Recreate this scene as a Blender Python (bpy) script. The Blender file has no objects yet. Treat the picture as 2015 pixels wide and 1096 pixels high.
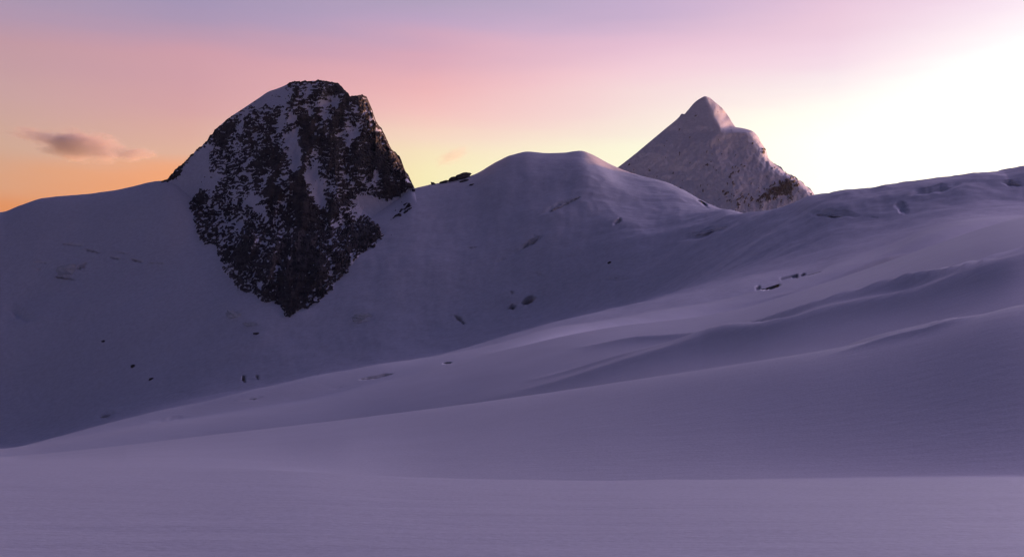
import bpy, math
import numpy as np
from mathutils import Vector

# ------------------------------------------------------------------ camera, sky, sun, exposure
scene = bpy.context.scene
F = 2432.0                      # focal length in pixels of a 2015 x 1096 frame
CX, CY = 1007.5, 548.0
EYE = 1.7
PITCH = math.atan((840.0 - CY) / F)
GLOW_AZ = math.radians(42.0)    # middle of the afterglow, right of the view axis (+Y), just outside the frame
SUN_AZ = math.radians(52.0)
SUN_EL = math.radians(5.0)

cam_d = bpy.data.cameras.new('camera')
cam = bpy.data.objects.new('camera', cam_d)
scene.collection.objects.link(cam)
cam_d.sensor_width = 36.0
cam_d.lens = 36.0 * F / 2015.0
cam_d.clip_start = 0.1
cam_d.clip_end = 80000.0
cam.location = (0, 0, EYE)
cam.rotation_euler = (math.pi / 2 + PITCH, 0, 0)
scene.camera = cam

def lin(c, k=1.0):
    r = []
    for x in c:
        x = x / 255.0
        r.append(k * (x / 12.92 if x <= 0.04045 else ((x + 0.055) / 1.055) ** 2.4))
    return tuple(r) + (1.0,)

world = bpy.data.worlds.new('World')
scene.world = world
world.use_nodes = True
wt = world.node_tree
for n in list(wt.nodes):
    wt.nodes.remove(n)
def wn(t, **kw):
    n = wt.nodes.new(t)
    for k, v in kw.items():
        setattr(n, k, v)
    return n
def wlink(a, b):
    wt.links.new(a, b)
def wmath(op, a, b=None, c=None, clamp=False):
    n = wn('ShaderNodeMath', operation=op, use_clamp=clamp)
    for i, x in enumerate((a, b, c)):
        if x is None: continue
        if isinstance(x, (int, float)): n.inputs[i].default_value = x
        else: wlink(x, n.inputs[i])
    return n.outputs[0]
tc = wn('ShaderNodeTexCoord')
nrm = wn('ShaderNodeVectorMath', operation='NORMALIZE'); wlink(tc.outputs['Generated'], nrm.inputs[0])
sep = wn('ShaderNodeSeparateXYZ'); wlink(nrm.outputs[0], sep.inputs[0])
el = wmath('MULTIPLY', wmath('ARCSINE', sep.outputs[2]), 180 / math.pi)
hx, hy = sep.outputs[0], sep.outputs[1]
hl = wmath('MAXIMUM', wmath('SQRT', wmath('ADD', wmath('MULTIPLY', hx, hx), wmath('MULTIPLY', hy, hy))), 1e-4)
dt = wmath('DIVIDE', wmath('ADD', wmath('MULTIPLY', hx, math.sin(GLOW_AZ)), wmath('MULTIPLY', hy, math.cos(GLOW_AZ))), hl)
dist = wmath('MULTIPLY', wmath('ARCCOSINE', wmath('MINIMUM', wmath('MAXIMUM', dt, -1.0), 1.0)), 180 / math.pi)
# thin uneven veils: the bands of colour wander a little
mp = wn('ShaderNodeMapping'); wlink(nrm.outputs[0], mp.inputs[0]); mp.inputs['Scale'].default_value = (3.2, 3.2, 22.0)
nz = wn('ShaderNodeTexNoise'); wlink(mp.outputs[0], nz.inputs[0]); nz.inputs['Scale'].default_value = 1.0; nz.inputs['Detail'].default_value = 4.0
el2 = wmath('ADD', el, wmath('MULTIPLY', wmath('SUBTRACT', nz.outputs[0], 0.5), 2.6))
fac = wmath('DIVIDE', el2, 90.0, clamp=True)
ZEN = (40, 45, 79)
ST = [
 (0,   [(0,(255,170,90),6.0),(8,(255,182,112),7.0),(12,(255,205,160),7.5),(16,(245,228,252),8.5),(22,(232,208,250),8.8),(30,(222,194,250),7.4),(40,(204,182,248),4.3),(52,(168,156,222),1.7),(70,(62,62,104),1.0),(90,ZEN,1)]),
 (18,  [(0,(255,215,150),2.2),(9,(255,238,195),2.0),(13.5,(255,252,235),1.6),(16.8,(255,248,247),1.12),(18.8,(250,226,244),1.0),(23,(244,206,236),1.0),(30,(210,176,220),1.0),(45,(112,100,152),1.0),(70,(52,54,92),1),(90,ZEN,1)]),
 (27,  [(0,(255,250,215),1.6),(12.8,(255,252,232),1.3),(14.9,(253,240,240),1.02),(16.4,(247,218,232),1),(18.2,(238,204,222),1),(20,(226,192,218),1),(27,(165,145,190),1),(42,(84,80,130),1),(65,(46,49,86),1),(90,ZEN,1)]),
 (36,  [(0,(255,240,180),1.1),(10,(255,252,215),1.1),(12.8,(253,250,220),1.03),(14.2,(252,232,222),1),(16,(246,208,218),1),(17.6,(232,192,212),1),(19,(202,176,206),1),(20,(194,172,206),1),(27,(132,122,166),1),(40,(70,70,114),1),(62,(44,47,77),1),(90,ZEN,1)]),
 (46,  [(0,(255,215,120),1.0),(10,(252,243,178),1.0),(11.4,(251,238,188),1),(13,(250,220,195),1),(14.6,(247,195,190),1),(16,(240,182,184),1),(17.2,(218,168,186),1),(18.4,(190,164,196),1),(19.6,(174,160,188),1),(25,(120,114,156),1),(36,(66,67,108),1),(56,(41,46,79),1),(90,ZEN,1)]),
 (57,  [(0,(236,140,74),1),(9.5,(247,160,96),1),(10.9,(247,168,118),1),(12.0,(228,180,155),1),(14.4,(216,164,164),1),(16.6,(206,156,170),1),(18.2,(172,150,180),1),(19.6,(160,147,182),1),(25,(102,100,142),1),(34,(62,64,104),1),(52,(41,46,79),1),(90,ZEN,1)]),
 (66,  [(0,(212,122,72),1),(9.5,(224,144,90),1),(10.7,(218,160,122),1),(12.0,(207,168,146),1),(14.2,(200,162,160),1),(16.2,(192,152,162),1),(17.6,(176,150,174),1),(19.6,(161,150,177),1),(25,(96,95,138),1),(34,(60,62,102),1),(52,(41,46,79),1),(90,ZEN,1)]),
 (100, [(0,(70,58,70),1),(8,(74,62,78),1),(15,(70,66,92),1),(24,(52,55,88),1),(45,(41,46,79),1),(90,ZEN,1)]),
 (180, [(0,(32,37,60),1),(8,(36,40,64),1),(16,(42,44,70),1),(28,(40,44,75),1),(50,(40,45,79),1),(90,ZEN,1)]),
]
cur = None
for i, (d, stops) in enumerate(ST):
    cr = wn('ShaderNodeValToRGB'); wlink(fac, cr.inputs[0])
    e = cr.color_ramp.elements
    while len(e) > 1: e.remove(e[-1])
    for j, (a, c, k) in enumerate(stops):
        q = e[0] if j == 0 else e.new(a / 90.0)
        q.position = a / 90.0
        q.color = lin(c, k)
    cr.color_ramp.interpolation = 'EASE' if False else 'LINEAR'
    if cur is None: cur = cr.outputs[0]
    else:
        mr = wn('ShaderNodeMapRange', interpolation_type='SMOOTHSTEP' if d > 70 else 'LINEAR')
        wlink(dist, mr.inputs['Value']); mr.inputs['From Min'].default_value = ST[i-1][0]; mr.inputs['From Max'].default_value = d
        mx = wn('ShaderNodeMix', data_type='RGBA')
        wlink(mr.outputs[0], mx.inputs[0]); wlink(cur, mx.inputs[6]); wlink(cr.outputs[0], mx.inputs[7])
        cur = mx.outputs[2]
sky = wn('ShaderNodeTexSky', sky_type='NISHITA', sun_disc=False)
sky.sun_elevation = SUN_EL
sky.sun_rotation = SUN_AZ
sky.altitude = 3500.0
bg1 = wn('ShaderNodeBackground'); wlink(cur, bg1.inputs[0]); bg1.inputs[1].default_value = 1.0
bg2 = wn('ShaderNodeBackground'); wlink(sky.outputs[0], bg2.inputs[0]); bg2.inputs[1].default_value = 0.004
ad = wn('ShaderNodeAddShader'); wlink(bg1.outputs[0], ad.inputs[0]); wlink(bg2.outputs[0], ad.inputs[1])
wo = wn('ShaderNodeOutputWorld'); wlink(ad.outputs[0], wo.inputs[0])

sun_d = bpy.data.lights.new('sun', 'SUN')
sun_d.energy = 5.0
sun_d.angle = math.radians(0.6)
sun_d.color = (1.0, 0.42, 0.16)
sun = bpy.data.objects.new('sun', sun_d)
scene.collection.objects.link(sun)
sdir = Vector((math.sin(SUN_AZ) * math.cos(SUN_EL), math.cos(SUN_AZ) * math.cos(SUN_EL), math.sin(SUN_EL)))
sun.rotation_euler = sdir.to_track_quat('Z', 'Y').to_euler()
sun.location = (300, 300, 400)

scene.view_settings.view_transform = 'Standard'
scene.view_settings.look = 'None'
scene.view_settings.exposure = 0.0
scene.view_settings.gamma = 1.0
scene.render.engine = 'CYCLES'
scene.cycles.use_denoising = True
scene.cycles.use_adaptive_sampling = False
scene.cycles.pixel_filter_type = 'BLACKMAN_HARRIS'
scene.cycles.filter_width = 1.4
scene.cycles.max_bounces = 5
scene.cycles.diffuse_bounces = 3
scene.cycles.volume_bounces = 2

# ------------------------------------------------------------------ helpers
rng = np.random.RandomState(7)
PERM = rng.permutation(512).astype(np.int64)
GR = rng.uniform(0, 2 * np.pi, 512)
GX, GY = np.cos(GR), np.sin(GR)
def _h(ix, iy): return PERM[(PERM[ix & 511] + iy) & 511]
def perlin(x, y):
    x = np.asarray(x, float); y = np.asarray(y, float)
    x, y = np.broadcast_arrays(x, y)
    ix = np.floor(x).astype(np.int64); iy = np.floor(y).astype(np.int64)
    fx = x - ix; fy = y - iy
    u = fx * fx * fx * (fx * (fx * 6 - 15) + 10); w = fy * fy * fy * (fy * (fy * 6 - 15) + 10)
    def g(a, b):
        k = _h(ix + a, iy + b); return GX[k] * (fx - a) + GY[k] * (fy - b)
    n0 = g(0, 0) * (1 - u) + g(1, 0) * u
    n1 = g(0, 1) * (1 - u) + g(1, 1) * u
    return 1.5 * (n0 * (1 - w) + n1 * w)
def fbm(x, y, o=4, gain=0.5):
    s = 0; a = 1.0
    for i in range(o):
        s = s + a * perlin(x * 2 ** i + 17.3 * i, y * 2 ** i - 9.1 * i); a *= gain
    return s
def sst(a, b, x):
    t = np.clip((x - a) / (b - a), 0, 1); return t * t * (3 - 2 * t)
def gauss(d): return np.exp(-d * d)

cp, sp = math.cos(PITCH), math.sin(PITCH)
def ray(u, v):
    """direction of a picture point: horizontal azimuth and tangent of elevation"""
    a = (np.asarray(u, float) - CX) / F; b = (CY - np.asarray(v, float)) / F
    X = a; Y = cp - b * sp; Z = sp + b * cp
    return np.arctan2(X, Y), Z / np.hypot(X, Y)
def pt(u, v, R):
    th, te = ray(u, v)
    return np.stack([R * np.sin(th), R * np.cos(th), EYE + R * te], -1)
def proj(P):
    X, Y, Z = P[..., 0], P[..., 1], P[..., 2] - EYE
    d = Y * cp + Z * sp; up = -Y * sp + Z * cp
    d = np.where(d < 0.05, 0.05, d)
    return CX + F * X / d, CY - F * up / d

def pchip_slopes(x, y):
    h = np.diff(x, axis=0); dl = np.diff(y, axis=0) / h
    d = np.zeros_like(y)
    w1 = 2 * h[1:] + h[:-1]; w2 = h[1:] + 2 * h[:-1]
    same = dl[:-1] * dl[1:] > 0
    a = np.where(same, dl[:-1], 1.0); b = np.where(same, dl[1:], 1.0)
    d[1:-1] = np.where(same, (w1 + w2) / (w1 / a + w2 / b), 0.0)
    d[0] = dl[0]; d[-1] = dl[-1]
    return h, d
def pchip1(x, y, q):
    x = np.asarray(x, float); y = np.asarray(y, float)
    h, d = pchip_slopes(x, y)
    q = np.clip(q, x[0], x[-1])
    k = np.clip(np.searchsorted(x, q) - 1, 0, len(x) - 2)
    t = (q - x[k]) / h[k]
    return herm(t, y[k], y[k + 1], d[k] * h[k], d[k + 1] * h[k])
def herm(t, y0, y1, m0, m1):
    t2 = t * t; t3 = t2 * t
    return (2*t3 - 3*t2 + 1) * y0 + (t3 - 2*t2 + t) * m0 + (-2*t3 + 3*t2) * y1 + (t3 - t2) * m1

def link(o, parent=None):
    scene.collection.objects.link(o)
    if parent is not None: o.parent = parent
    return o
def tag(o, label=None, cat=None, kind=None, group=None):
    if label: o['label'] = label
    if cat: o['category'] = cat
    if kind: o['kind'] = kind
    if group: o['group'] = group
    return o
def mesh_obj(name, V, Q, mat, parent=None, smooth=True):
    """V (n,3) points, Q (m,4) or (m,3) faces"""
    me = bpy.data.meshes.new(name)
    V = np.ascontiguousarray(V, np.float32); Q = np.ascontiguousarray(Q, np.int32)
    k = Q.shape[1]
    me.vertices.add(len(V)); me.vertices.foreach_set('co', V.ravel())
    me.loops.add(Q.size); me.loops.foreach_set('vertex_index', Q.ravel())
    me.polygons.add(len(Q))
    me.polygons.foreach_set('loop_start', np.arange(0, Q.size, k, dtype=np.int32))
    me.polygons.foreach_set('loop_total', np.full(len(Q), k, np.int32))
    me.update(calc_edges=True)
    me.polygons.foreach_set('use_smooth', np.full(len(Q), smooth, bool))
    me.materials.append(mat)
    o = bpy.data.objects.new(name, me)
    return link(o, parent)
def grid_faces(nr, nc, wrap=False):
    i = np.arange(nr - 1)[:, None]; j = np.arange(nc if wrap else nc - 1)[None, :]
    j2 = (j + 1) % nc
    a = i * nc + j; b = i * nc + j2; c = (i + 1) * nc + j2; d = (i + 1) * nc + j
    return np.stack([a, b, c, d], -1).reshape(-1, 4)

# ------------------------------------------------------------------ materials
def new_mat(name):
    m = bpy.data.materials.new(name); m.use_nodes = True
    nt = m.node_tree
    b = nt.nodes['Principled BSDF']
    return m, nt, b
def snow_mat(name, layers, base=(0.78, 0.80, 0.86), rough=0.6, grain=1.0):
    m, nt, b = new_mat(name)
    L = nt.links.new
    b.inputs['Roughness'].default_value = rough
    b.inputs['Specular IOR Level'].default_value = 0.25
    tcn = nt.nodes.new('ShaderNodeTexCoord')
    prev = None
    for sc, st, dist_, stretch in layers:
        mpn = nt.nodes.new('ShaderNodeMapping'); L(tcn.outputs['Object'], mpn.inputs[0])
        mpn.inputs['Rotation'].default_value = (0, 0, math.radians(24)); mpn.inputs['Scale'].default_value = (1, stretch, 1)
        n = nt.nodes.new('ShaderNodeTexNoise'); L(mpn.outputs[0], n.inputs[0])
        n.inputs['Scale'].default_value = sc; n.inputs['Detail'].default_value = 5; n.inputs['Roughness'].default_value = 0.55
        bp = nt.nodes.new('ShaderNodeBump'); L(n.outputs[0], bp.inputs['Height'])
        bp.inputs['Strength'].default_value = st; bp.inputs['Distance'].default_value = dist_
        if prev: L(prev.outputs[0], bp.inputs['Normal'])
        prev = bp
    L(prev.outputs[0], b.inputs['Normal'])
    # old and fresh snow differ a little in whiteness
    n = nt.nodes.new('ShaderNodeTexNoise'); L(tcn.outputs['Object'], n.inputs[0]); n.inputs['Scale'].default_value = layers[0][0] * 0.35
    n.inputs['Detail'].default_value = 6
    r = nt.nodes.new('ShaderNodeValToRGB'); L(n.outputs[0], r.inputs[0])
    r.color_ramp.elements[0].position = 0.3; r.color_ramp.elements[1].position = 0.7
    r.color_ramp.elements[0].color = tuple(x * 0.955 for x in base) + (1,)
    r.color_ramp.elements[1].color = base + (1,)
    gsc = layers[-1][0]
    n3 = nt.nodes.new('ShaderNodeTexNoise'); L(tcn.outputs['Object'], n3.inputs[0]); n3.inputs['Scale'].default_value = gsc * grain; n3.inputs['Detail'].default_value = 4; n3.inputs['Roughness'].default_value = .75
    mr = nt.nodes.new('ShaderNodeMapRange'); L(n3.outputs[0], mr.inputs['Value'])
    mr.inputs['From Min'].default_value = .3; mr.inputs['From Max'].default_value = .7; mr.inputs['To Min'].default_value = .86; mr.inputs['To Max'].default_value = 1.06
    vm = nt.nodes.new('ShaderNodeVectorMath'); vm.operation = 'SCALE'; L(r.outputs[0], vm.inputs[0]); L(mr.outputs[0], vm.inputs['Scale'])
    L(vm.outputs[0], b.inputs['Base Color'])
    return m
def rock_mat(name, c0, c1, c2, sc):
    m, nt, b = new_mat(name)
    L = nt.links.new
    b.inputs['Roughness'].default_value = 0.85
    b.inputs['Specular IOR Level'].default_value = 0.2
    tcn = nt.nodes.new('ShaderNodeTexCoord')
    mpn = nt.nodes.new('ShaderNodeMapping'); L(tcn.outputs['Object'], mpn.inputs[0]); mpn.inputs['Scale'].default_value = (1, 1, 2.2)
    n = nt.nodes.new('ShaderNodeTexNoise'); L(mpn.outputs[0], n.inputs[0]); n.inputs['Scale'].default_value = sc; n.inputs['Detail'].default_value = 8; n.inputs['Roughness'].default_value = 0.65
    r = nt.nodes.new('ShaderNodeValToRGB'); L(n.outputs[0], r.inputs[0])
    e = r.color_ramp.elements
    e[0].position = 0.32; e[0].color = c0 + (1,); e[1].position = 0.7; e[1].color = c2 + (1,)
    q = e.new(0.5); q.color = c1 + (1,)
    L(r.outputs[0], b.inputs['Base Color'])
    n2 = nt.nodes.new('ShaderNodeTexNoise'); L(mpn.outputs[0], n2.inputs[0]); n2.inputs['Scale'].default_value = sc * 4; n2.inputs['Detail'].default_value = 8
    bp = nt.nodes.new('ShaderNodeBump'); L(n2.outputs[0], bp.inputs['Height']); bp.inputs['Strength'].default_value = 0.8; bp.inputs['Distance'].default_value = 1.2 / max(sc * 4, .2)
    L(bp.outputs[0], b.inputs['Normal'])
    return m
M_NEAR = snow_mat('near_snow', [(0.5, 0.35, 0.10, 3.0), (6.0, 0.45, 0.03, 2.4), (30.0, 0.35, 0.010, 1.0)], grain=.25)
M_SLOPE = snow_mat('slope_snow', [(0.05, 0.05, 0.8, 1.0), (0.30, 0.22, 0.2, 1.4)])
M_PEAK = snow_mat('peak_snow', [(0.05, 0.25, 1.2, 1.0), (0.4, 0.2, 0.2, 1.0)])
M_FAR = snow_mat('far_peak_snow', [(0.02, 0.12, 2.0, 1.0), (0.10, 0.16, 0.5, 1.0)])
M_ROCK = rock_mat('dark_rock', (0.042, 0.040, 0.040), (0.082, 0.076, 0.072), (0.14, 0.128, 0.118), 0.09)
M_ROCKF = rock_mat('brown_rock', (0.06, 0.056, 0.054), (0.11, 0.10, 0.095), (0.18, 0.165, 0.15), 0.04)

# ------------------------------------------------------------------ the glacier: rolls, slopes and ridges lofted through crest and trough lines
DEG = math.pi / 180
def line(px, extra):
    """px: (u, v, R) seen in the picture; extra: (azimuth deg, R, tan elevation) outside it -> sorted arrays"""
    rows = []
    for u, v, R in px:
        th, te = ray(u, v); rows.append((float(th), R, float(te)))
    rows += [(a * DEG, R, t) for a, R, t in extra]
    rows.sort()
    return np.array(rows)
def ex(Rl, tl, Rr, tr, Rb, tb):
    """standard continuation outside the frame: 45 deg left, 45 deg right, sides, behind"""
    return [(-180, Rb, tb), (-110, Rb, tb), (-60, Rl, tl), (60, Rr, tr), (110, Rb, tb), (180, Rb, tb)]
def zt(z, R): return (z - EYE) / R
K = []
K.append(line([], [(-180, .4, zt(0, .4)), (0, .4, zt(0, .4)), (180, .4, zt(0, .4))]))
K.append(line([], [(-180, 13, zt(-.06, 13)), (-30, 13, zt(.0, 13)), (0, 13, zt(.02, 13)), (25, 13, zt(.05, 13)), (180, 13, zt(.1, 13))]))
K.append(line([(0,928,44),(300,926,44),(550,926,43),(800,938,42),(1000,943.5,41),(1200,946,41),(1600,947,42),(2015,945,42)], ex(46, zt(0,46), 44, zt(-.2,44), 44, zt(-.1,44))))
K.append(line([(0,912,58),(300,912,58),(550,921,57),(680,937,57),(800,946,57),(1000,950,56),(1200,949,56),(1400,945,56),(1600,940,57),(2015,933,58)], ex(60, zt(0,60), 60, zt(.3,60), 60, zt(-.1,60))))
K4px = [(0,898,112),(150,886,115),(400,858,118),(640,830,117),(1000,783,104),(1200,755,95),(1440,719,88),(1600,693,86),(1750,665,86),(1900,628,86),(2015,597,87)]
K.append(line(K4px, ex(80, zt(-.5,80), 100, .12, 90, zt(-.2,90))))
K.append(line([(u, v + 15 - 5 * (u > 1500), R * 1.16) for u, v, R in K4px], ex(110, zt(-1.5,110), 130, .12, 120, zt(-.4,120))))
C1px = [(0,893,140),(300,842,147),(600,795,155),(800,746,163),(900,719,168),(960,701,173),(1060,673,186),(1180,653,206),(1330,640,226),(1440,625,245),(1600,590,270),(1760,546,300),(1900,508,330),(2015,488,352)]
K.append(line(C1px, ex(140, zt(-4,140), 380, .155, 160, zt(-.8,160))))
K.append(line([(u, v - 7 + 26 * float(sst(850, 1350, u)), R * (1.05 + .10 * float(sst(850, 1350, u)))) for u, v, R in C1px], ex(145, zt(-5,145), 440, .155, 180, zt(-.9,180))))
K6px = [(0,889,150),(130,857,154),(300,812,160),(480,775,165),(600,748,170),(760,715,180),(880,700,190),(960,682,202),(1090,643,232),(1200,628,268),(1330,607,315),(1440,591,345),(1560,552,385),(1660,518,420),(1732,499,445),(1841,447,480),(1932,431,510),(2015,428,535)]
K.append(line(K6px, ex(150, zt(-6,150), 560, .17, 200, zt(-1,200))))
K.append(line([(0,905,220),(300,829,260),(600,765,300),(880,722,350),(1090,668,385),(1330,628,415),(1440,606,440),(1560,556,485),(1660,510,520),(1732,490,545),(1841,443,575),(1932,427,600),(2015,421,620)], ex(320, zt(-14,320), 640, .175, 300, zt(-3,300))))
K.append(line([(0,884,950),(300,806,890),(600,742,850),(880,693,845),(1090,634,840),(1250,590,790),(1440,540,690),(1560,500,670),(1660,462,670),(1732,440,680),(1841,410,690),(1932,395,700),(2015,388,710)], ex(1300, .02, 740, .19, 600, zt(-6,600))))
K.append(line([(0,600,1190),(300,580,1080),(565,575,995),(800,530,985),(1000,492,985),(1100,462,980),(1200,452,960),(1290,456,935),(1340,452,915),(1440,427,880),(1500,411,860),(1560,396,840),(1600,382,830),(1720,365,815),(1830,346,805),(1920,331,800),(2015,320,800)], ex(1500, .10, 820, .235, 1000, zt(-10,1000))))
K.append(line([(0,418,1370),(40,405,1360),(75,394,1350),(160,384,1320),(240,370,1295),(320,357,1265),(400,410,1215),(560,460,1110),(700,440,1120),(780,395,1170),(815,371,1185),(840,365,1187),(880,357,1190),(930,344,1195),(980,317,1200),(1010,304.5,1205),(1040,299,1208),(1090,303,1210),(1120,300.5,1210),(1145,296,1210),(1158,301,1211),(1180,313,1212),(1215,331,1214),(1255,345,1212),(1300,354,1206),(1340,371,1194),(1390,403,1172),(1420,419,1145),(1500,445,1080),(1600,450,1080),(2015,420,1080)], ex(1700, .17, 1100, .16, 2000, zt(-20,2000))))
K.append(line([(0,640,1850),(500,620,1700),(1000,560,1700),(1420,560,1600),(1600,440,1600),(1750,395,1600),(2015,345,1600)], ex(1600, .08, 1600, .20, 5000, zt(-60,5000))))  # right of the dome: unseen ridge added to shade its shoulder from the sun
K.append(line([], [(-180, 7000, zt(-180,7000)), (0, 7000, zt(-150,7000)), (180, 7000, zt(-180,7000))]))
K.append(line([], [(-180, 9800, zt(-230,9800)), (0, 9800, zt(-180,9800)), (180, 9800, zt(-230,9800))]))

th_in = np.linspace(-30, 30, 920) * DEG
th_r = np.concatenate([np.arange(30.7, 60, .9), np.arange(60, 180, 3.0)]) * DEG
TH = np.concatenate([-th_r[::-1], th_in, th_r])
TH = np.concatenate([TH, [math.pi]]); TH[0] = max(TH[0], -math.pi + .02)
NC = len(TH)
KR = np.stack([pchip1(k[:, 0], k[:, 1], TH) for k in K])
KT = np.stack([pchip1(k[:, 0], k[:, 2], TH) for k in K])
g_ = np.exp(-.5 * (np.arange(-36, 37) / 12.0) ** 2); g_ /= g_.sum()
in_f = np.abs(TH) < 30.01 * DEG
for k in (3, 4, 5, 6, 7, 8, 9, 10):
    for A_ in (KR, KT):
        a_ = A_[k, in_f]; A_[k, in_f] = np.convolve(np.concatenate([2 * a_[0] - a_[36:0:-1], a_, 2 * a_[-1] - a_[-2:-38:-1]]), g_, 'valid')
g5 = np.exp(-.5 * (np.arange(-18, 19) / 5.0) ** 2); g5 /= g5.sum()
kt_s = KT[12].copy(); kt_s[in_f] = np.convolve(np.concatenate([KT[12, in_f][18:0:-1], KT[12, in_f], KT[12, in_f][-2:-20:-1]]), g5, 'valid')
uc_ = CX + F * np.tan(np.clip(TH, -1.2, 1.2))
ws_ = sst(1040, 1090, uc_) * (1 - sst(1330, 1400, uc_))
KT[12] = KT[12] * (1 - ws_) + kt_s * ws_
a_ = KR[12, in_f]; KR[12, in_f] = np.convolve(np.concatenate([a_[36:0:-1], a_, a_[-2:-38:-1]]), g_, 'valid')
KZ = EYE + KT * KR
SEG = [14, 80, 16, 90, 10, 130, 8, 110, 12, 30, 175, 150, 14, 10, 4]
h_, d_ = pchip_slopes(KR, KZ)
d_in, d_out = d_.copy(), d_.copy()
sec = np.diff(KZ, axis=0) / h_
# crests that break off sharply: the far side drops away at once
u_col = CX + F * np.tan(np.clip(TH, -1.2, 1.2))
def crest(k, fin, fout, w):
    d_in[k] = d_in[k] * (1 - w) + w * fin * np.maximum(sec[k - 1], 0)
    d_out[k] = d_out[k] * (1 - w) + w * fout * np.minimum(sec[k], 0)
crest(2, .2, 1.8, sst(500, 640, u_col) * (1 - sst(1080, 1300, u_col)))
d_out[3] = d_out[3] + .9 * np.maximum(sec[3], 0) * sst(520, 700, u_col) * (1 - .5 * sst(1100, 1500, u_col))
crest(4, .30, 1.8, sst(-60, 60, u_col))
wr_ = sst(900, 1200, u_col)
d_out[5] = d_out[5] + 1.2 * np.maximum(sec[5], 0) * sst(0, 300, u_col)
d_out[7] = d_out[7] + 2.0 * np.maximum(sec[7], 0) * wr_
crest(6, .12, 1.8, sst(1000, 1250, u_col))
d_out[9] = d_out[9] + 1.3 * np.maximum(sec[9], 0) * (1 - sst(1440, 1640, u_col))
crest(8, .35, 1.8, 1 - sst(1440, 1640, u_col))
crest(11, .5, 1.0, sst(1430, 1500, u_col))
crest(12, .55, 1.2, 1 - sst(1420, 1500, u_col))
RR, ZZ, SS = [], [], []
for k, n in enumerate(SEG):
    last = k == len(SEG) - 1
    f = np.linspace(0, 1, n + 1)[: None if last else -1]
    if k == 1: f = (1 / (1 - f * (1 - 13 / 42.0)) - 1) / (42 / 13.0 - 1)
    for t in f:
        RR.append(KR[k] + t * h_[k]); SS.append(k + t if k < 5 else (5 + (k - 5 + t) / 3 if k < 8 else k + t - 2))
        ZZ.append(herm(t, KZ[k], KZ[k + 1], d_out[k] * h_[k], d_in[k + 1] * h_[k]))
RR = np.array(RR); ZZ = np.array(ZZ); SS = np.array(SS)[:, None] * np.ones((1, NC))
NR = len(RR)
XX = RR * np.sin(TH)[None]; YY = RR * np.cos(TH)[None]
def seg_w(a, b, f=.15): return sst(a - f, a + f, SS) * (1 - sst(b - f, b + f, SS))
# broad undulation and wind relief; amplitude grows with the size of the forms
amp = np.interp(SS, [0, 1, 2, 4, 5, 6, 7, 8, 9, 10, 11, 12, 13], [.01, .015, .03, .10, .2, .35, .6, 2.0, 2.6, 1.2, 6, 12, 12])
wl = [9, 60, 240]
ZZ += .5 * amp * seg_w(0, 7.5) * fbm(XX / 26 + 3, YY / 40, 4)
ZZ += 1.6 * amp * seg_w(7.5, 13) * fbm(XX / 120, YY / 120 + 5, 5)
ZZ += .010 * (1 - sst(40, 70, RR)) * fbm((XX * .91 + YY * .4) / 5.0, (YY * .91 - XX * .4) / 1.2, 3)
ZZ += .12 * seg_w(8, 10.2, .3) * fbm(XX / 26 + 8, YY / 26, 3) + .5 * seg_w(8.2, 9.9, .4) * fbm(TH[None] * 900 / 16 + .3 * fbm(XX / 60, YY / 60, 2), RR / 120, 3)
ZZ += .02 * (1 - sst(30, 60, RR)) * fbm((XX + .3 * YY) / 7.0, YY / 1.6, 3)
base_u, base_v = proj(np.stack([XX, YY, ZZ], -1))
front = YY > 5
# long wind-carved streaks between the second roll and the third crest
def streak(pts, w, h, a=4.3, b=6.6, up=.8):
    """a drift crest along picture line pts: w, h in pixels; steep on its far side"""
    global ZZ
    p = np.array(pts, float)
    sl = (p[-1, 1] - p[-2, 1]) / (p[-1, 0] - p[-2, 0])
    vl = np.interp(base_u, p[:, 0], p[:, 1]) + sl * np.clip(base_u - p[-1, 0], 0, 600)
    span = p[-1, 0] - p[0, 0]
    tp = sst(p[0, 0], p[0, 0] + .45 * span, base_u) * (1 - sst(p[-1, 0] - .3 * span, p[-1, 0], base_u)) if p[-1, 0] < 2050 else sst(p[0, 0], p[0, 0] + .5 * span, base_u) * (1 - sst(2080, 2420, base_u))
    d = base_v - vl + 3.0 * perlin(base_u / 170 + h, 0 * base_u + w)
    s = np.where(d > 0, np.exp(-np.abs(d) / w), np.exp(-(d / (w * up)) ** 2))
    ZZ += 2.0 * h * RR / F * s * tp * seg_w(a, b, .1) * front
streak([(1100,690),(1250,676),(1400,668),(1500,652)], 6, 8, 4.6, 5.35)
streak([(1380,614),(1560,585),(1700,547),(1800,512),(1900,484),(2060,456)], 9, 7, 5.6, 6.7)
streak([(1560,716),(1700,683),(1830,651),(1950,616)], 5, 8, 3.9, 5.3)
streak([(900,800),(1100,757),(1300,715),(1500,678),(1800,604),(2060,534)], 14, 16, 4.5, 5.35)
streak([(1300,690),(1500,646),(1800,580),(2060,512)], 9, 10, 4.5, 5.35)
streak([(1500,600),(1700,562),(1850,520),(2060,470)], 8, 5, 5.6, 6.7)
streak([(1150,716),(1440,672),(1700,612),(1900,556),(2060,512)], 9, 9, 4.6, 5.3)
streak([(1400,626),(1600,594),(1800,540),(2060,488)], 6, 15, 5.68, 6.5)
streak([(1600,572),(1800,520),(2060,462)], 6, 14, 5.68, 6.6)
streak([(1250,706),(1500,660),(1750,600),(2060,524)], 6, 10, 4.6, 5.3)
streak([(1000,758),(1200,722),(1400,690),(1600,655)], 7, 9, 4.6, 5.3)
streak([(1780,560),(1900,520),(2060,476)], 6, 15, 5.68, 6.5)
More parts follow.
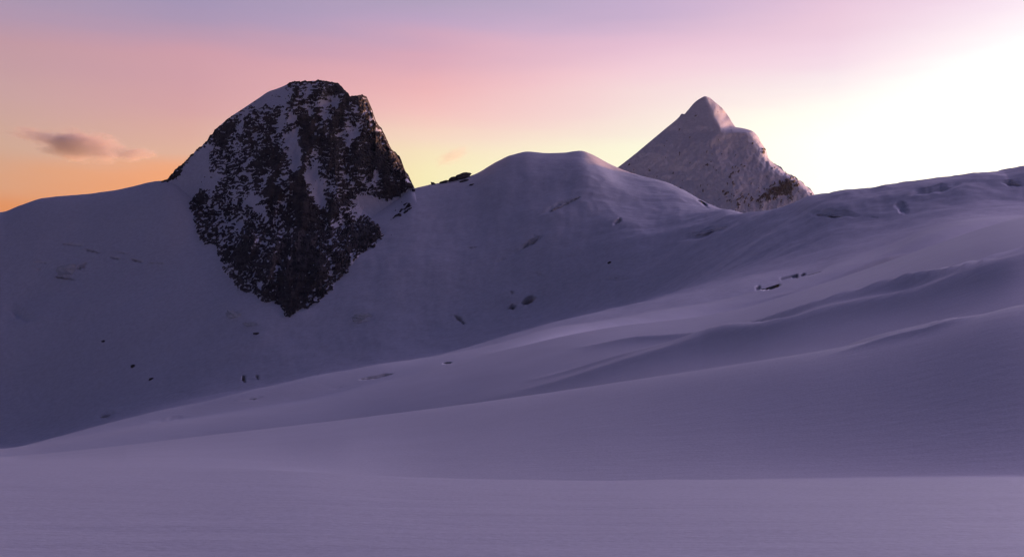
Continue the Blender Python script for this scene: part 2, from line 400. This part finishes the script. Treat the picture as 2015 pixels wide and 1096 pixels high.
# smoother, long drifts running up to the right
aa, bb = (XX + YY) / 1.414, (YY - XX) / 1.414
ZZ += .5 * seg_w(4.6, 6.8, .4) * sst(90, 330, RR) * fbm(aa / 170, bb / 38 + 2, 2) * front
ZZ += .45 * seg_w(6.5, 9.6, .4) * fbm(aa / 260 + 5, bb / 60, 3) * front * sst(1150, 1600, base_u)
# bulges
def bulge(u, v, a, b, ang, hpx, a0, a1):
    global ZZ
    c, q = math.cos(math.radians(ang)), math.sin(math.radians(ang))
    du, dv = base_u - u, base_v - v
    x = (du * c - dv * q) / a; y = (du * q + dv * c) / b
    ZZ += RR / F * front * seg_w(a0, a1, .12) * hpx * np.exp(-(x * x + y * y))
for (u, v, a, b, g, dp) in [(135,520,34,16,-8,7),(712,612,30,14,0,6),(465,612,26,14,-15,6),(495,634,14,8,0,5),(1060,425,46,22,20,7),(1230,440,60,18,0,6),(1000,585,40,20,10,7),(1120,540,60,24,15,6),(1640,410,60,16,0,7),(1850,370,70,14,10,7)]:
    bulge(u, v, a, b, g, dp, 7.2, 10)
P_T = np.stack([XX, YY, ZZ], -1)
# crevasses: slots and caves with a real back wall at the far rim
gu, gv = proj(P_T)
te_all = (ZZ - EYE) / RR
R_new = RR.copy()
vis = te_all >= np.maximum.accumulate(te_all, axis=0) - 1e-6
def crevasse(u, v, a, b, ang, over, a0, a1, wob=.35):
    """slot with half sizes a, b (pixels); over >= 0: its back wall stands at the far rim, undercut by 'over'; over < 0: a shallow scoop"""
    c, q = math.cos(math.radians(ang)), math.sin(math.radians(ang))
    du, dv = gu - u, gv - v
    x = (du * c - dv * q) / a; y = (du * q + dv * c) / b
    y = y + wob * perlin(gu / (a * .5) + u, 0 * gu + v)
    taper = np.sqrt(np.clip(1 - x * x, 0, 1)) * (1 + wob * perlin(gu / (a * .35), 0 * gu + u))
    ins = (np.abs(x) < 1) & (np.abs(y) < taper) & (SS > a0) & (SS < a1) & front & vis
    cols = np.where(ins.any(0))[0]
    for cc in cols:
        r = np.where(ins[:, cc])[0]
        r = r[r - r[0] == np.arange(len(r))]
        Rf = RR[r.max(), cc]; Rn = RR[r.min(), cc]
        if over < 0:
            w = -over * (1 - x[r, cc] ** 2) * sst(-.05, .4, 1 - np.abs(y[r, cc]) / np.maximum(taper[r, cc], 1e-3))
            R_new[r, cc] = RR[r, cc] + w * (Rf - RR[r, cc])
        else:
            R_new[r, cc] = Rf + over * (Rf - RR[r, cc]) + .02 * (Rf - Rn)
# the sunward flank of the dome turns away just below its crest
sky_v = np.interp(gu, [1100, 1145, 1158, 1180, 1215, 1255, 1300, 1340, 1390, 1420], [301, 296, 301, 313, 331, 345, 354, 371, 403, 419])
crease_u = 1147 + .75 * (gv - 297)
R_new += 20 * sst(0, 34, gu - crease_u) * (1 - sst(2, 46, gv - sky_v)) * (1 - sst(1215, 1280, gu)) * ((SS > 8.6) & (SS < 10.5)) * front
for (u, v, a, b, g, o) in [(1511,564,25,6,8,.15),(1575,541,46,4,11,.1),(740,741,34,3.5,10,.05),(880,714,9,2.2,5,.1),
    (335,824,44,5,9,-.35),(495,784,30,4,10,-.3),(499,785,6,2,10,.1),(665,762,18,3,12,-.5),(665,763,14,2.4,12,-.4)]:
    crevasse(u, v, a, b, g, o, 4.2, 7.6)
for (u, v, a, b, g, o) in [(494,746,20,2.4,3,-.5),(480,744,4,7,0,1.0),(507,742,3,5,0,.6),(212,816,22,8,14,-.6),(206,818,9,2.5,20,.5),(1040,590,8,15,-62,1.0),(1009,603,6,7,-50,1.0),(905,628,14,4.5,-42,.6),(1008,575,5,2.2,-40,.5),
    (930,487,12,1.8,3,.2),(1062,540,16,5,-20,-.5),(1058,537,5,1.8,-25,.2),(1215,548,30,7,2,-.5),(1205,546,10,2,2,.1),(1100,405,46,7,24,-.6),(1110,402,30,2,26,.1),(1050,474,22,8,45,-.6),(1055,470,9,2,50,.1),(1020,492,24,6,30,-.5),(985,512,14,4,30,-.5),
    (1385,458,58,9,16,-.6),(1400,454,32,2.2,16,.2),(1640,420,56,9,-4,-.6),(1632,424,24,2,-6,.1),(1775,408,18,11,-45,-.6),(1840,372,56,9,12,-.6),(1992,361,24,7,-10,-.6),(1994,362,12,2.5,-14,.5),(1720,428,12,2.5,-6,-.5),
    (1388,402,24,5,-38,-.6),(1385,400,12,2.2,-40,.4),(40,615,36,14,-30,-.5),
    (145,481,26,3.2,-4,.6),(184,494,19,3.2,-14,.9),(225,507,12,3,-15,.9),(270,512,15,3.4,-12,1.0),(310,518,22,2.6,-4,.7),(128,546,20,4,-8,.9),(162,523,13,4.5,35,.9),(84,516,18,2.6,-6,.6),(78,530,6,2.6,0,.5),(240,497,18,2.4,-8,.5),(1215,436,4,12,-45,.1),(1040,478,5,16,-50,.3),(1120,398,24,2.6,26,.6),(352,772,18,3,10,-.6),(500,637,9,3,-20,.4),(712,633,18,2.6,10,.2),(727,620,7,2.2,-35,.4),(1210,715,30,3,0,-.4)]:
    crevasse(u, v, a, b, g, o, 7.2, 10)
P_T = np.stack([R_new * np.sin(TH)[None], R_new * np.cos(TH)[None], EYE + te_all * R_new], -1)

# ring of the trough hidden behind the third crest divides the near snowfield from the slopes beyond
r_split = int(sum(SEG[:9]))
Qn = grid_faces(r_split + 1, NC, True)
Vn = P_T[:r_split + 1].reshape(-1, 3)
Vn = np.concatenate([Vn, [[0, 0, P_T[0, :, 2].mean()]]])
near = mesh_obj('snowfield', Vn, Qn[:, ::-1], M_NEAR)
tag(near, 'smooth lavender snowfield of rolling drifts filling the foreground', 'snowfield', 'structure')
Vs = P_T[r_split:].reshape(-1, 3)
slope = mesh_obj('snow_slope', Vs, grid_faces(NR - r_split, NC, True)[:, ::-1], M_SLOPE)
tag(slope, 'dim blue snow slope with dome and skyline ridge beyond the foreground rolls', 'snow slope', 'structure')

# table of slope distance by direction, to seat things on the slope
r0, r1 = int(sum(SEG[:10])), int(sum(SEG[:12]))
TE_G = np.linspace(-.04, .30, 400)
te_c = (ZZ[r0:r1 + 1] - EYE) / RR[r0:r1 + 1]
te_c = np.maximum.accumulate(te_c, axis=0)
ci = np.where(np.abs(TH) < 25 * DEG)[0]
RT = np.empty((len(ci), len(TE_G)))
for n, c in enumerate(ci):
    t = te_c[:, c] + np.arange(r1 + 1 - r0) * 1e-7
    r = np.interp(TE_G, t, RR[r0:r1 + 1, c])
    r = np.where(TE_G > t[-1], RR[r1, c] * (1 + (TE_G - t[-1]) / .95), r)
    r = np.where(TE_G < t[0], RR[r0, c], r)
    RT[n] = r
def slope_R(u, v):
    th, te = ray(u, v)
    a = np.interp(th, TH[ci], np.arange(len(ci))); b = np.interp(te, TE_G, np.arange(len(TE_G)))
    a0 = np.clip(np.floor(a).astype(int), 0, len(ci) - 2); b0 = np.clip(np.floor(b).astype(int), 0, len(TE_G) - 2)
    fa, fb = a - a0, b - b0
    return (RT[a0, b0] * (1 - fa) * (1 - fb) + RT[a0 + 1, b0] * fa * (1 - fb) + RT[a0, b0 + 1] * (1 - fa) * fb + RT[a0 + 1, b0 + 1] * fa * fb)

# ------------------------------------------------------------------ mountains: a face with relief, ridge line and far side; rock and snow are separate pieces
def label_components(mask):
    """4-connected components of a boolean grid (union by repeated minimum)"""
    lab = np.where(mask, np.arange(mask.size).reshape(mask.shape), mask.size)
    big = mask.size
    while True:
        old = lab.copy()
        for ax in (0, 1):
            for sgn in (1, -1):
                sl = np.roll(lab, sgn, ax)
                if sgn == 1: (sl[0, :] if ax == 0 else sl[:, 0]).fill(big)
                else: (sl[-1, :] if ax == 0 else sl[:, -1]).fill(big)
                lab = np.where(mask, np.minimum(lab, sl), big)
        flat = np.append(lab.ravel(), big)
        flat = flat[flat]; flat = np.where(flat == big, big, flat[np.minimum(flat, big)])
        lab = flat[:-1].reshape(mask.shape)
        lab = np.where(mask, lab, big)
        if np.array_equal(lab, old): return lab
def submesh(name, V, Q, mat, parent, smooth=True):
    idx, inv = np.unique(Q, return_inverse=True)
    return mesh_obj(name, V[idx], inv.reshape(Q.shape), mat, parent, smooth)

def mountain(name, loc_uvR, Sx, Sy, vb, u0, u1, nc, nr, depth, relief, rockf, m_snow, m_rock, back, jag, min_cells, max_rocks):
    u = np.linspace(u0, u1, nc)[None, :]
    S = pchip1(Sx, Sy, u[0])[None, :] + jag(u)
    t = (1 - (1 - np.linspace(0, 1, nr)) ** 1.0)[:, None]
    v = vb(u) + (S - vb(u)) * t
    U = u + 0 * v
    R = depth(U, v, S + 0 * v)
    rock = rockf(U, v, S + 0 * v)
    hgt = relief(U, v, S + 0 * v, rock)
    P = pt(U, v, R)
    th = ray(U, v)[0]
    n0 = np.stack([-np.sin(th) * .75, -np.cos(th) * .75, .66 + 0 * th], -1)
    fade = sst(0, .05, 1 - t)[..., None] * .8 + .2
    P = P + n0 * hgt[..., None] * fade
    # far side
    top = P[-1]; dirh = np.stack([np.sin(th[-1]), np.cos(th[-1]), 0 * th[-1]], -1)
    bk = []
    for q in np.linspace(0, 1, 14)[1:]:
        rough = .06 * back * q * perlin(U[-1] / 30, q * 4 + 0 * U[-1])
        bk.append(top + dirh * (back * q * .9 + rough)[:, None] + np.array([0, 0, -1.0])[None] * (back * (.25 * q + .75 * q * q) + rough)[:, None])
    PP = np.concatenate([P, np.array(bk)], 0)
    n_all = PP.shape[0]
    root = bpy.data.objects.new(name, None); link(root)
    c = pt(*loc_uvR); root.location = Vector([float(x) for x in c])
    V = PP.reshape(-1, 3) - np.array([float(x) for x in c])
    Q = grid_faces(n_all, nc)
    rm = np.zeros((n_all - 1, nc - 1), bool)
    ra = rock > 0
    cnt = ra[:-1, :-1].astype(int) + ra[1:, :-1] + ra[:-1, 1:] + ra[1:, 1:]
    rm[:nr - 1] = cnt >= 2
    # the far side is rock where the crest is rock
    lab = label_components(rm)
    flat = lab.ravel(); big = lab.size
    submesh('snow_cover', V, Q[flat == big], m_snow, root)
    ids, counts = np.unique(flat[flat < big], return_counts=True)
    order = np.argsort(-counts)
    small = []
    for k, o in enumerate(order):
        if counts[o] >= min_cells and k < max_rocks:
            submesh('rock_face' if counts[o] > 4000 else 'rock', V, Q[flat == ids[o]], m_rock, root, False)
        else: small.append(ids[o])
    if small:
        s = submesh('rock_scatter', V, Q[np.isin(flat, small)], m_rock, root, False)
        s['kind'] = 'stuff'
    print(name, 'rock pieces', len(ids), 'small', len(small))
    return root

def blobs(U, V, lst):
    s = 0
    for (u, v, a, b, g, w) in lst:
        c, q = math.cos(math.radians(g)), math.sin(math.radians(g))
        du, dv = U - u, V - v
        x = (du * c - dv * q) / a; y = (du * q + dv * c) / b
        s = s + w * np.exp(-(x * x + y * y))
    return s
def poly_sd(U, V, poly):
    """signed distance in pixels, positive inside"""
    p = np.array(poly, float); n = len(p)
    d = np.full(U.shape, 1e9); ins = np.zeros(U.shape, bool)
    for i in range(n):
        a, b = p[i], p[(i + 1) % n]
        e = b - a; wx, wy = U - a[0], V - a[1]
        t = np.clip((wx * e[0] + wy * e[1]) / (e @ e), 0, 1)
        d = np.minimum(d, np.hypot(wx - t * e[0], wy - t * e[1]))
        cond = ((a[1] > V) != (b[1] > V))
        xs = a[0] + (V - a[1]) / (b[1] - a[1] if b[1] != a[1] else 1e-9) * e[0]
        ins ^= cond & (U < xs)
    return np.where(ins, d, -d)

# --- the dark rocky peak
RX = [286,305,320,335,345,360,375,392,400,415,430,450,480,510,530,545,560,575,590,605,620,632,650,662,672,684,690,700,712,720,730,742,752,765,775,785,795,805,815,830,850]
RY = [362,359,356,347,335,322,307,290,284,266,250,233,213,193,180,175,169,162,160,161,160,159,161,163,170,184,190,189,188,191,212,242,256,283,299,307,330,349,369,400,440]
ROCK_POLY = [(318,355),(345,330),(395,285),(430,248),(470,218),(545,180),(575,155),(680,155),(725,180),(765,275),(790,320),(822,374),(790,380),(772,394),(745,390),(712,380),(690,392),(706,410),(712,425),(735,436),(755,462),(735,482),(706,500),(690,520),(676,540),(645,575),(612,600),(585,612),(566,624),(552,600),(535,592),(515,590),(495,575),(470,572),(455,545),(440,530),(432,505),(428,485),(395,475),(386,452),(384,430),(374,410),(378,392),(395,370),(405,345),(392,330),(412,300),(405,290),(370,318),(345,350)]
SNOWP = [(450,430,60,70,0,-.30),(460,310,50,50,0,-.12),(548,192,15,22,-30,-1.6),(556,240,9,26,-15,-1.3),(572,272,9,22,-30,-1.3),(583,305,10,22,0,-1.5),(582,330,11,12,0,-1.3),(614,350,13,22,15,-1.6),(624,378,13,16,0,-1.5),(634,398,9,10,0,-1.2),
 (608,172,5,16,0,-1.3),(612,215,5,18,0,-.8),(577,233,13,10,0,-1.2),(634,205,13,7,10,-1.1),(662,200,14,6,15,-1.0),(640,228,9,7,0,-.8),(699,262,9,11,0,-1.2),(675,262,7,8,0,-.8),(741,350,8,13,20,-1.3),(770,345,4,14,10,-.7),
 (505,205,34,9,32,-1.1),(490,235,20,10,20,-.5),(470,260,16,8,10,-.5),(503,268,8,8,0,-.8),(385,335,20,26,35,-1.6),(395,300,16,10,40,-.7),(410,365,14,18,0,-.8),(430,350,26,9,-20,-.5),(455,345,16,8,0,-.5),
 (520,350,16,10,40,-.6),(490,400,26,8,-25,-.5),(460,395,14,8,0,-.3),(515,420,10,26,10,-.5),(525,480,6,18,-10,-.5),(500,390,14,10,0,-.4),(570,460,12,5,30,-.5),(682,350,10,10,-30,-.7),(700,415,14,16,0,-.9),(672,432,14,16,0,-.7),(530,556,22,4,8,-.6),(660,372,16,8,0,-.4),(720,395,20,10,10,-.9),
 (575,455,6,4,0,-.4),(460,440,16,6,20,-.3),(640,470,10,5,0,-.3)]
ROCKP = [(600,243,14,14,0,1.0),(606,278,20,15,0,1.1),(595,170,18,7,0,.5),(650,180,22,10,0,.7),(680,200,10,16,-20,.9),(705,200,14,12,0,.9),(730,312,26,20,0,1.3),(735,275,18,26,-25,.7),(668,240,12,16,0,.7),(765,385,26,10,8,1.6),(757,350,10,24,-15,.6),(790,340,12,26,-25,1.0),
 (586,365,12,36,0,1.2),(596,410,20,34,0,1.2),(605,490,40,50,0,.8),(590,560,40,40,0,.75),(565,600,20,20,0,.9),(655,400,10,26,20,.8),(648,330,18,14,0,.5),(660,290,14,16,0,.4),(450,250,18,8,25,.5),(440,272,20,12,20,.5),(530,312,16,26,0,.4),(545,385,16,22,0,.4),(460,415,30,12,-10,.3),(520,520,60,50,0,.35),(470,500,22,30,0,.35),(715,470,28,18,25,.9),(720,450,16,10,0,.5),(690,340,24,14,0,.3),(420,265,14,10,35,.5),(350,335,10,10,40,.6),(335,348,10,8,40,.6)]
def r_depth(U, V, S):
    R = slope_R(U, V)
    sd = poly_sd(U, V, ROCK_POLY) + 5 * fbm(U / 12, V / 12, 3)
    r_depth.sd = sd
    # the far right edge of the buttress turns away towards the sunset
    rightS = np.interp(V, [150, 188, 242, 299, 330, 369, 440], [700, 722, 742, 775, 795, 815, 850])
    dr = rightS - U
    R = R + 16 * np.exp(-np.clip(dr, 0, None) / 4) * (U > 640)
    R = R - .30 * .49 * np.clip(U - 680, 0, 110) * sst(430, 330, V)
    body = sst(-9, 4, sd)
    snowy = sst(470, 330, V) * sst(300, 420, U) * (U < 600)      # snowy left shoulder belongs to the peak too
    up = sst(420, 330, V)                                     # all that stands above the slope's own crest
    w = np.maximum(body, np.maximum(snowy, up))
    ribs = 13 * (1 - np.abs(fbm((U + .25 * V) / 62 + 4.2, V / 170, 3))) - 6 + 6 * fbm(U / 34, V / 48 + 8, 3)
    ribs = ribs * (1 - .6 * sst(650, 700, U))
    coul = blobs(U, V, [x for x in SNOWP]) * 5
    r_depth.w = w
    return R + 4 - w * (6 + (.9 * ribs + coul) * np.maximum(sst(0, 45, sd), .15) + 6 * sst(0, 30, sd))
def stroke(U, V, ang, lx, ly, ox=0):
    c, s = math.cos(math.radians(ang)), math.sin(math.radians(ang))
    return perlin((U * c - V * s) / lx + ox, (U * s + V * c) / ly + ox)
def r_rock(U, V, S):
    sd = r_depth.sd
    wu, wv = U + 5 * fbm(U / 26, V / 26, 2), V + 4 * fbm(U / 30 + 9, V / 22, 2)
    lo = sst(380, 470, V)
    st = stroke(wu, wv, 5, 13, 3.0) * (1 - lo) + stroke(wu, wv, 26, 11, 3.3, 5) * lo
    fine = stroke(wu, wv, 12, 5.2, 2.1, 3)
    p = -.02 + .85 * blobs(U, V, SNOWP) + .8 * blobs(U, V, ROCKP) + .25 * fbm(U / 60, V / 70, 2)
    p = np.clip(p, -1.0, .62)
    rib = fbm((U + .2 * V + 10 * fbm(U / 40, V / 40, 2)) / 24 + 6, V / 75, 2)
    rk = .85 * st + .68 * fine + .28 * fbm(U / 20 + 2, V / 11, 2) + .30 * rib + p + .11
    rk = np.minimum(rk, (sd + 1) / 9 + .35 * st)
    # crest line rock right of the snow shoulder and along the left ridge
    crest = (V - S < 3.5) & ((U > 560) & (U < 812) | (U < 432) & (U > 318)) & (perlin(U / 9, 0 * U) > -.25)
    rk = np.where(crest, .5, rk)
    # small band of rocks on the snow right of the face
    band = np.minimum(1.0, blobs(U, V, [(800,412,14,6,42,1.3),(783,423,10,6,38,1.2),(770,433,5,6,45,.9),(797,420,10,3,40,.8),(795,404,6,2,10,.7)])) + .9 * stroke(U, V, 35, 9, 3.6, 2) - .75
    return np.maximum(rk, np.where(U > 760, band, -9))
def r_relief(U, V, S, rk):
    on = sst(-.12, .35, rk)
    s = (V - .14 * U + 5 * fbm(U / 40, V / 40, 2)) / 11.0
    led = np.abs((s % 1.0) - .35)
    blk = np.abs(perlin(U / 8, V / 7)) * 3.2 + 1.4 * perlin(U / 3.4, V / 3.4) + 2.0 * led + 2.5 * np.abs(perlin(U / 16 + 3, V / 22))
    return on * (1.0 + blk) * .55 + (1 - on) * .5 * fbm(U / 30, V / 30, 3)
def r_jag(u):
    rocky = sst(556, 575, u) + (1 - sst(425, 440, u)) * sst(318, 330, u)
    return rocky * (2.2 * perlin(u / 6, 0 * u + .5) + 1.2 * perlin(u / 2.5, 0 * u + 3.5))
peak = mountain('rocky_peak', (565, 640, 960.0), RX, RY, lambda u: np.interp(u, [286, 440, 565, 700, 850], [470, 600, 660, 560, 460]) , 286, 850, 650, 530,
    r_depth, r_relief, r_rock, M_PEAK, M_ROCK, 260.0, r_jag, 18, 290)
tag(peak, 'dark rocky peak streaked with snow ledges rising left of centre', 'mountain peak', 'structure')

# --- the far snow pyramid
FX = [1150,1190,1215,1250,1280,1310,1336,1342,1346,1352,1368,1380,1387,1395,1408,1420,1432,1442,1448,1458,1480,1490,1498,1507,1513,1520,1535,1548,1560,1575,1590,1602,1660]
FY = [385,346,330,303,278,253,231,224,225,219,201,193,190,192,202,212,227,243,250.5,252,258,267,281,295,312,320,327,341,346,356,368,381,440]
FPX = 3600.0 / F
def f_depth(U, V, S):
    arete = np.interp(V, [188, 215, 252, 263, 279, 300, 350, 420, 480], [1389, 1404, 1417, 1413, 1396, 1400, 1440, 1450, 1450])
    d = U - arete + 4 * fbm(U / 30, V / 30, 2)
    R = 3600 + (470 - V) * FPX * 1.15
    R = R + FPX * (.45 * np.clip(-d, 0, None)) 
    upper = 1 - sst(246, 262, V)
    R = R + FPX * (.5 * (d + np.sqrt(d * d + 60)) - 2) * (3.6 * upper + .30 * (1 - upper))
    rightS = np.interp(V, [188, 203, 227, 250, 252, 258, 267, 281, 295, 312, 320, 341, 356, 381, 440], [1390, 1409, 1432, 1447, 1462, 1481, 1490, 1498, 1507, 1513, 1520, 1548, 1575, 1602, 1660])
    R = R + FPX * 60 * np.exp(-np.clip(rightS - U, 0, None) / 6) * (1 - upper)
    sc = sst(300, 420, V)
    # shoulder basin and avalanche chutes below it
    R = R + FPX * (blobs(U, V, [(1400,300,40,26,-20,7),(1445,300,22,40,10,8),(1330,340,60,20,-25,5),(1300,300,30,16,40,-3)]))
    R = R + FPX * 5.5 * np.abs(fbm((U + .5 * V) / 34 + 3, (V - .3 * U) / 55, 4, .5)) * sst(240, 290, V)
    R = R - FPX * 2.0 * fbm((U + .35 * V + 14 * fbm(U / 50, V / 50, 2)) / 30, V / 60, 4) * sst(255, 300, V) - FPX * 2.2 * fbm(U / 26, V / 20, 5, .6) * sst(215, 260, V)
    return R
def f_rock(U, V, S):
    p = blobs(U, V, [(1548,366,30,15,20,1.15),(1505,390,36,13,20,.85),(1552,385,16,10,0,.6),(1440,350,12,40,0,.42),(1452,395,20,22,0,.48),(1425,385,8,20,0,.35),(1503,296,4,10,-20,.9),(1370,229,4,2.5,20,1.0),(1338,307,3,4,0,.8),(1460,330,14,10,0,.3),(1520,330,8,8,0,.4),(1400,320,18,14,0,.22),(1358,396,12,2.2,50,.6),(1340,356,9,2,0,.5)])
    return p + .9 * stroke(U, V, 25, 10, 3.4) + .45 * stroke(U, V, 30, 4.5, 2.2, 4) + .25 * fbm(U / 14, V / 14, 3) - .86
def f_relief(U, V, S, rk):
    on = sst(-.1, .3, rk)
    return on * (5 + 9 * np.abs(perlin(U / 6, V / 5)) + 4 * perlin(U / 2.6, V / 2.6)) + (1 - on) * (2.0 * fbm(U / 9, V / 9, 3) * sst(240, 320, V))
def f_jag(u):
    return sst(1510, 1525, u) * (2.0 * perlin(u / 6, 0 * u + 7.5) + 1.2 * perlin(u / 2.5, 0 * u + 1.5))
sp_ = mountain('snow_peak', (1400, 480, 3600.0), FX, FY, lambda u: 480 + 0 * u, 1150, 1660, 460, 300,
    f_depth, f_relief, f_rock, M_FAR, M_ROCKF, 700.0, f_jag, 12, 120)
tag(sp_, 'distant white snow pyramid with orange lit right edge behind the snow dome', 'mountain peak', 'structure')

# ------------------------------------------------------------------ rocks and ice blocks lying on the slopes
def stone_mesh(name, seed, mat, n_planes=16, flat=1.0, sub=3):
    import bmesh
    r = np.random.RandomState(seed)
    bm = bmesh.new(); bmesh.ops.create_icosphere(bm, subdivisions=sub, radius=1.0)
    N = r.normal(size=(n_planes, 3)); N /= np.linalg.norm(N, axis=1)[:, None]
    D = r.uniform(.62, 1.0, n_planes)
    for vt in bm.verts:
        d = np.array(vt.co); k = N @ d
        rad = min(1.15, float((D / np.where(k > .05, k, .05)).min()))
        lay = .06 * math.sin(9 * d[2] * rad + 3 * d[0] + seed) + .05 * r.normal()
        vt.co = Vector((d * (rad + lay)).tolist()); vt.co.z *= flat
    me = bpy.data.meshes.new(name); bm.to_mesh(me); bm.free()
    me.materials.append(mat)
    return me
M_ICE = snow_mat('weathered_ice', [(0.25, 0.6, 0.5, 1.0), (1.2, 0.6, 0.12, 1.0)], base=(0.62, 0.66, 0.68), rough=0.5)
def put(name, seed, u, v, a, b, ang, mat, label, cat, group, R=None, sink=.25, depth=1.0):
    """a stone whose middle shows at picture point u, v with half sizes a, b in pixels there"""
    if R is None: R = float(slope_R(np.array([u]), np.array([v]))[0])
    px = R / F
    o = bpy.data.objects.new(name, stone_mesh(name, seed, mat)); link(o)
    c = pt(u, v, R)
    o.location = Vector([float(x) for x in c]) + Vector((0, 0, -sink * b * px))
    o.scale = (a * px, depth * .5 * (a + b) * px, b * px)
    o.rotation_euler = (0.12, -math.radians(ang), float(ray(u, v)[0]) * -1)
    tag(o, label, cat, None, group)
    return o
G1 = 'rocks breaking the saddle skyline'
put('rock', 11, 911, 345, 19, 8, 18, M_ROCK, 'largest dark rock block on the saddle skyline right of the rocky peak', 'rock', G1, 1188)
put('rock', 12, 891, 352, 13, 5, 14, M_ROCK, 'flat dark rock touching the left end of the largest skyline block', 'rock', G1, 1186)
put('rock', 13, 916, 356, 11, 5.5, 12, M_ROCK, 'dark rock in the snow just under the largest skyline block', 'rock', G1)
put('rock', 14, 853, 362, 8, 4, -30, M_ROCK, 'small slab tipping over the skyline nearest the rocky peak', 'rock', G1, 1184)
put('rock', 15, 928, 364, 6, 2.6, 20, M_ROCK, 'small dark stone low in the snow right of the skyline rocks', 'rock', G1)
put('rock', 16, 873, 358, 9, 3, 16, M_ROCK, 'low dark rock between the tipping slab and the flat skyline rock', 'rock', G1, 1184)
G2 = 'dark stones scattered on the shaded slope'
for sd_, u, v, a, b, lb in [(21,204,671,4.5,3,'uppermost tiny dark stone on the shaded slope at far left'),(22,262,721,6,4,'pointed dark stone on the shaded slope, second from the left'),
    (23,299,745,7,3,'low flat dark stone beside the left foot of the shaded slope'),(24,627,739,5,3,'tiny dark stone by the snow crest below the rocky peak'),
    (25,506,656,7,3.5,'dark stone just under the ice lumps below the rocky peak'),(26,1200,517,4,4,'lone round dark stone on the slope under the snow dome')]:
    put('stone', sd_, u, v, a, b, 0, M_ROCK, lb, 'stone', G2)
G3 = 'ice lumps on the shaded slope'
put('ice_block', 31, 463, 617, 20, 11, -20, M_ICE, 'rounded grey ice lump left below the tip of the rock face', 'ice block', G3, sink=.5)
put('ice_block', 32, 493, 636, 13, 6, -10, M_ICE, 'smaller grey ice lump beside and below the rounded one under the rock face', 'ice block', G3, sink=.5)
put('ice_block', 33, 711, 621, 20, 10, 5, M_ICE, 'square grey ice block on the slope right below the rock face', 'ice block', G3, sink=.5)
put('ice_block', 34, 135, 528, 26, 13, 8, M_ICE, 'large wedge of grey ice high on the left snow slope', 'ice block', G3, sink=.5)

# ------------------------------------------------------------------ clouds: small evening clouds far behind the ridge
def cloud_mat(name, dens, seed, col):
    m = bpy.data.materials.new(name); m.use_nodes = True
    nt = m.node_tree; L = nt.links.new
    nt.nodes.remove(nt.nodes['Principled BSDF'])
    out = nt.nodes['Material Output']
    pv = nt.nodes.new('ShaderNodeVolumePrincipled'); L(pv.outputs[0], out.inputs['Volume'])
    pv.inputs['Color'].default_value = col + (1,)
    pv.inputs['Anisotropy'].default_value = 0.3
    t = nt.nodes.new('ShaderNodeTexCoord')
    ln = nt.nodes.new('ShaderNodeVectorMath'); ln.operation = 'LENGTH'; L(t.outputs['Object'], ln.inputs[0])
    n = nt.nodes.new('ShaderNodeTexNoise'); n.noise_dimensions = '4D'; L(t.outputs['Object'], n.inputs['Vector']); n.inputs['W'].default_value = seed
    n.inputs['Scale'].default_value = 2.3; n.inputs['Detail'].default_value = 7; n.inputs['Roughness'].default_value = .68
    a = nt.nodes.new('ShaderNodeMath'); a.operation = 'MULTIPLY_ADD'; L(n.outputs[0], a.inputs[0]); a.inputs[1].default_value = 2.2; a.inputs[2].default_value = -.35
    b = nt.nodes.new('ShaderNodeMath'); b.operation = 'SUBTRACT'; L(a.outputs[0], b.inputs[0]); L(ln.outputs['Value'], b.inputs[1])
    c = nt.nodes.new('ShaderNodeMapRange'); L(b.outputs[0], c.inputs['Value']); c.inputs['From Min'].default_value = 0; c.inputs['From Max'].default_value = .32
    c.inputs['To Max'].default_value = dens
    L(c.outputs[0], pv.inputs['Density'])
    return m
def cloud(seed, u, v, a, b, ang, dens, label, R=16000.0):
    import bmesh
    px = R / F
    bm = bmesh.new(); bmesh.ops.create_icosphere(bm, subdivisions=3, radius=1.0)
    me = bpy.data.meshes.new('cloud'); bm.to_mesh(me); bm.free()
    me.materials.append(cloud_mat('cloud_vapour', dens, seed, (.88, .80, .84)))
    o = bpy.data.objects.new('cloud', me); link(o)
    o.location = Vector([float(x) for x in pt(u, v, R)])
    o.scale = (a * px, a * px * .5, b * px)
    o.rotation_euler = (0, -math.radians(ang), -float(ray(u, v)[0]))
    tag(o, label, 'cloud', None, 'small dusk clouds')
    return o
cloud(1.3, 160, 289, 104, 40, -3, .0080, 'largest mauve cloud above the left snow ridge')
cloud(4.1, 80, 270, 78, 20, -6, .0045, 'thin wisp trailing left from the largest mauve cloud')
cloud(7.7, 266, 304, 50, 18, 4, .0065, 'small cloud puff between the largest cloud and rocky peak')
cloud(2.6, 890, 308, 50, 18, 28, .0024, 'faint slanting cloud wisp in yellow sky right of the rocky peak')

# ------------------------------------------------------------------ thin evening air over the whole glacier
hz = bpy.data.meshes.new('haze')
zl, zh = float(P_T[..., 2].min()) - 1.0, 1250.0
w_ = 10000.0
hv = [(x, y, z) for z in (zl, zh) for y in (-w_, w_) for x in (-w_, w_)]
hz.from_pydata(hv, [], [(0, 2, 3, 1), (4, 5, 7, 6), (0, 1, 5, 4), (2, 6, 7, 3), (0, 4, 6, 2), (1, 3, 7, 5)])
hm = bpy.data.materials.new('thin_air'); hm.use_nodes = True
hm.node_tree.nodes.remove(hm.node_tree.nodes['Principled BSDF'])
hp = hm.node_tree.nodes.new('ShaderNodeVolumePrincipled')
hp.inputs['Color'].default_value = (0.72, 0.82, 1.0, 1); hp.inputs['Density'].default_value = 1.1e-5
hm.node_tree.links.new(hp.outputs[0], hm.node_tree.nodes['Material Output'].inputs['Volume'])
hz.materials.append(hm)
ho = bpy.data.objects.new('haze', hz); link(ho)
tag(ho, 'thin evening air over the glacier and peaks', 'haze', 'stuff')
